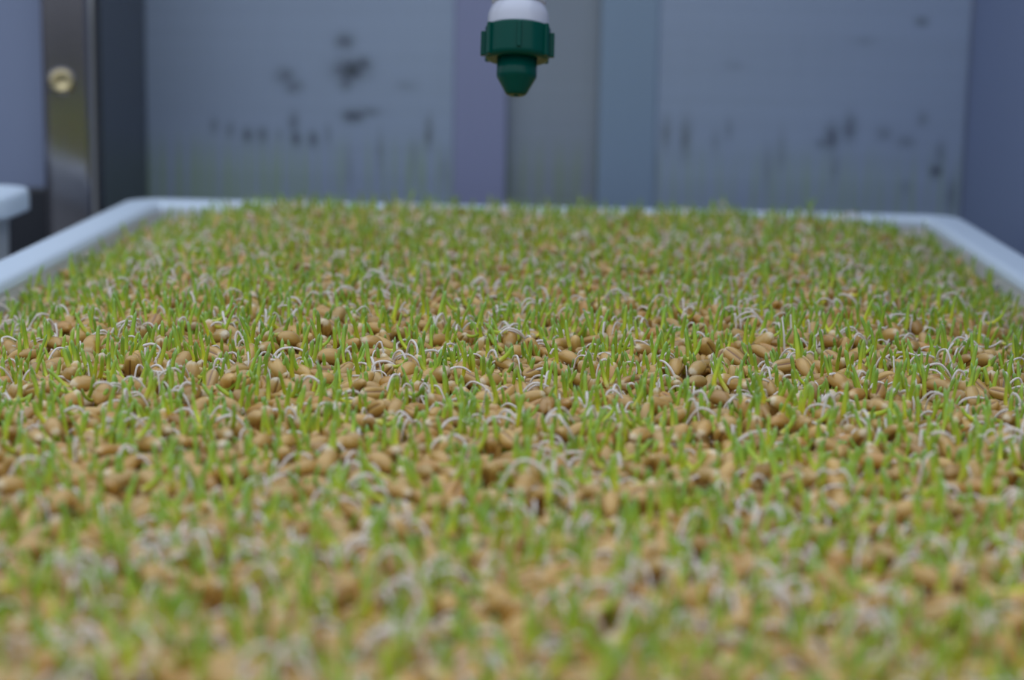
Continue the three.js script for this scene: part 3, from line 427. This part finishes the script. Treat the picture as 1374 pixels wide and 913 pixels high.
// the rest, scattered: an upper layer and a lower one
{
  const R = rng(4242), cell = 0.0032, grid = new Map(), key = (x, z) => Math.floor(x / cell) + ',' + Math.floor(z / cell);
  const near = (x, z, d) => { const i = Math.floor(x / cell), j = Math.floor(z / cell); for (let a = -1; a <= 1; a++) for (let b = -1; b <= 1; b++) for (const q of grid.get((i + a) + ',' + (j + b)) || []) if (Math.hypot(q[0] - x, q[1] - z) < d) return true; return false; };
  const put = (x, z) => { const k = key(x, z); grid.has(k) ? grid.get(k).push([x, z]) : grid.set(k, [[x, z]]); };
  for (const g of grains) if (g.px) put(g.pos.x, g.pos.z);
  const scatter = (tries, gap, depth, jitter, shootShare, rootShare) => {
    for (let i = 0; i < tries; i++) {
      const x = (R() * 2 - 1) * HALF, z = lerp(ZN, ZF, R()); if (near(x, z, gap)) continue; put(x, z);
      const pos = V(x, heap(x, z) + (depth + (R() - 0.5) * jitter) * MM, z);
      const head = R() * Math.PI * 2, tilt = (R() - 0.42) * 1.3 + (R() < 0.3 ? (R() < 0.7 ? 0.9 : -0.9) : 0), roll = (R() - 0.5) * 2 * Math.PI;
      const e = new THREE.Euler(roll, -head, tilt, 'YZX'), s = 0.9 + 0.2 * R(), m = M4().makeRotationFromEuler(e).scale(V(s, s, s));
      const g = { pos, m, k: Math.floor(R() * kernels.length), tone: pickTone(R), sh: [], rt: [] };
      const tip = V(2.5 * MM * s, 0, 0).applyMatrix4(M4().makeRotationFromEuler(e));
      let sunk = 0; while (sunk < 3 && inFront(lowKernel, m, pos, 1) > 0.13) { pos.y -= 1.1 * MM; sunk++; }
      if (sunk === 3) continue;
      const place = (a, sc, dy) => M4().makeRotationY(a).scale(V(sc, sc, sc)).setPosition(tip.x, tip.y + dy * MM, tip.z);
      if (R() < shootShare) {
        const v = Math.floor(R() * shoots.length), a = shoots[v].kind === 'curved' ? -head + (R() - 0.5) * 1.4 : R() * 6.283, sc = 0.75 + 0.37 * R(), mm = place(a, sc, depth < -1 ? 1.4 : 0), tone = Math.floor(R() * 4), lean = Math.cos(a);
        if (inFront(shoots[v].g, mm, pos, 3) < 0.34) g.sh.push({ v, m: mm, tone, kind: shoots[v].kind, lean: -lean, h: shoots[v].h });
      }
      if (R() < rootShare) { const v = Math.floor(R() * roots.length), mm = place(-head + (R() - 0.5), 0.75 + 0.4 * R(), 0); if (inFront(roots[v].g, mm, pos, 11) < 0.25) g.rt.push({ v, m: mm }); }
      grains.push(g);
    }
  };
  scatter(60000, 0.00315, 0.1, 2.0, 1.0, 0.35);
  grid.clear();
  scatter(60000, 0.0031, -2.9, 1.4, 0.88, 0);
}
// ---------------------------------------------------------------- which grains show largest
{
  const W = PW, H = PH, { draw, id } = look();
  grains.forEach((g, n) => {
    const [x, y, Z] = toPixel(g.pos); if (Z < 0.12 || Z > 0.55 || x < -90 || x > W + 90 || y > H + 120) return;
    draw(lowKernel, g.m, g.pos, n); for (const s of g.sh) draw(s.g || shoots[s.v].g, s.m, g.pos, n); for (const s of g.rt) draw(s.g || roots[s.v].g, s.m, g.pos, n);
  });
  for (const g of grains) { g.area = 0; g.sx = 0; g.sy = 0; }
  for (let o = 0; o < W * H; o++) if (id[o] >= 0) { const g = grains[id[o]]; g.area++; g.sx += o % W; g.sy += Math.floor(o / W); }
  grains.forEach((g) => { if (g.area) { g.sx /= g.area; g.sy /= g.area; } });
}
const single = [...grains].sort((a, b) => b.area - a.area).slice(0, 300);
single.forEach((g) => { g.single = true; });

// ---------------------------------------------------------------- the sprouted grains that show largest: each a thing with its parts
{
  const ord = ['first', 'second', 'third', 'fourth', 'fifth', 'sixth', 'seventh', 'eighth', 'ninth', 'tenth'];
  const col = ['far left', 'left third', 'left of middle', 'middle', 'right of middle', 'right third', 'far right'];
  const row = [[520, 'far sharp rows'], [640, 'middle sharp rows'], [730, 'softening rows'], [810, 'blurred near rows'], [870, 'very blurred rows'], [2000, 'bottom edge']];
  const words = (g) => {
    const s = g.sh[0], sh = !s ? 'no visible shoot' : (g.sh.length > 1 ? 'several shoots' : (s.kind === 'curved' ? 'curved' : s.kind === 'short' ? 'stubby' : Math.abs(s.lean) < 0.5 ? 'upright' : s.lean < 0 ? 'left-leaning' : 'right-leaning') + ' shoot');
    return `${TONES[g.tone][0]} grain, ${sh}${g.rt.length ? ', pale root' : ''}, ${row.find(([y]) => g.sy < y)[1]}, ${col[clamp(Math.floor(g.sx / PW * 7), 0, 6)]}`;
  };
  const by = new Map(); for (const g of single) { const w = words(g); by.has(w) ? by.get(w).push(g) : by.set(w, [g]); }
  for (const [w, list] of by) { list.sort((a, b) => a.sx - b.sx); list.forEach((g, i) => { g.label = list.length === 1 ? w : `${w}, ${ord[i]} from left`; }); }
  for (const g of single) {
    const t = thing('sprouted_grain', g.label, 'sprouted grain', g.pos, 'sprouted grains that show largest');
    const k = mesh('kernel', kernels[g.k], kernelTone[g.tone], t); k.applyMatrix4(g.m);
    for (const s of g.sh) { const m = mesh('shoot', s.g || shoots[s.v].g, shootTone[s.tone], t); if (s.m) m.applyMatrix4(s.m); }
    for (const s of g.rt) { const m = mesh('root', s.g || roots[s.v].g, rootMaterial, t); if (s.m) m.applyMatrix4(s.m); }
  }
}
// ---------------------------------------------------------------- all the others: one object
{
  const bed = new THREE.Group(); bed.name = 'sprouted_grain_bed'; bed.userData.kind = 'stuff'; tag(bed, 'thousands of small sprouted wheat grains filling the whole tray', 'sprouted grains'); scene.add(bed);
  const R = rng(99), lists = new Map(), own = { shoot: [], root: [] };
  const put = (name, geometry, material, matrix, color) => { if (!lists.has(geometry)) lists.set(geometry, { name, material, m: [], c: [] }); const l = lists.get(geometry); l.m.push(matrix); l.c.push(color); };
  for (const g of grains) if (!g.single) {
    const T = M4().makeTranslation(g.pos.x, g.pos.y, g.pos.z), [, r, gg, b] = TONES[g.tone], j = 0.9 + 0.2 * R();
    put('kernel', kernels[g.k], kernelMaterial, T.clone().multiply(g.m), new THREE.Color(r * j, gg * j, b * j));
    for (const s of g.sh) if (s.g) own.shoot.push(s.g.clone().applyMatrix4(T)); else { const c = SHOOTC[s.tone], k = 0.88 + 0.24 * R(); put('shoot', shoots[s.v].g, shootMaterial, T.clone().multiply(s.m), new THREE.Color(c[0] * k, c[1] * k, c[2] * k)); }
    for (const s of g.rt) if (s.g) own.root.push(s.g.clone().applyMatrix4(T)); else put('root', roots[s.v].g, rootMaterial, T.clone().multiply(s.m), new THREE.Color(1, 1, 1));
  }
  { // the mat of soaked roots and husks underneath
    const g = fromGrid(80, 150, (u, v) => { const x = (u * 2 - 1) * HALF, z = lerp(0.016, TL - 0.016, v); return V(x, heap(x, z) - 4.4 * MM, z); }, false);
    mesh('root_mat', g, new THREE.MeshStandardMaterial({ color: srgb(150, 122, 84), roughness: 0.9, side: THREE.DoubleSide }), bed).userData.kind = 'stuff';
  }
  for (const [geometry, l] of lists) {
    const o = new THREE.InstancedMesh(geometry, l.material, l.m.length); o.name = l.name; o.userData.kind = 'stuff'; o.castShadow = o.receiveShadow = true;
    l.m.forEach((m, i) => { o.setMatrixAt(i, m); o.setColorAt(i, l.c[i]); }); bed.add(o);
  }
  { // water drops on some shoot tips
    const drop = new THREE.SphereGeometry(0.26 * MM, 12, 8), m = [];
    for (const g of grains) for (const s of g.sh) if (R() < 0.05) { const p = (s.g || shoots[s.v].g).attributes.position, v = V().fromBufferAttribute(p, p.count - 1); if (s.m) v.applyMatrix4(s.m); v.add(g.pos); const k = 0.6 + 0.6 * R(); m.push(M4().makeScale(k, k, k).setPosition(v)); }
    const o = new THREE.InstancedMesh(drop, new THREE.MeshPhysicalMaterial({ color: 0xffffff, roughness: 0.02, transmission: 1, thickness: 0.0005, ior: 1.33 }), m.length); o.name = 'water_drop'; o.userData.kind = 'stuff'; m.forEach((x, i) => o.setMatrixAt(i, x)); bed.add(o);
  }
  if (own.shoot.length) mesh('shoot', mergeGeometries(own.shoot), shootMaterial, bed).userData.kind = 'stuff';
  if (own.root.length) mesh('root', mergeGeometries(own.root), rootMaterial, bed).userData.kind = 'stuff';
}
renderer.render(scene, camera);
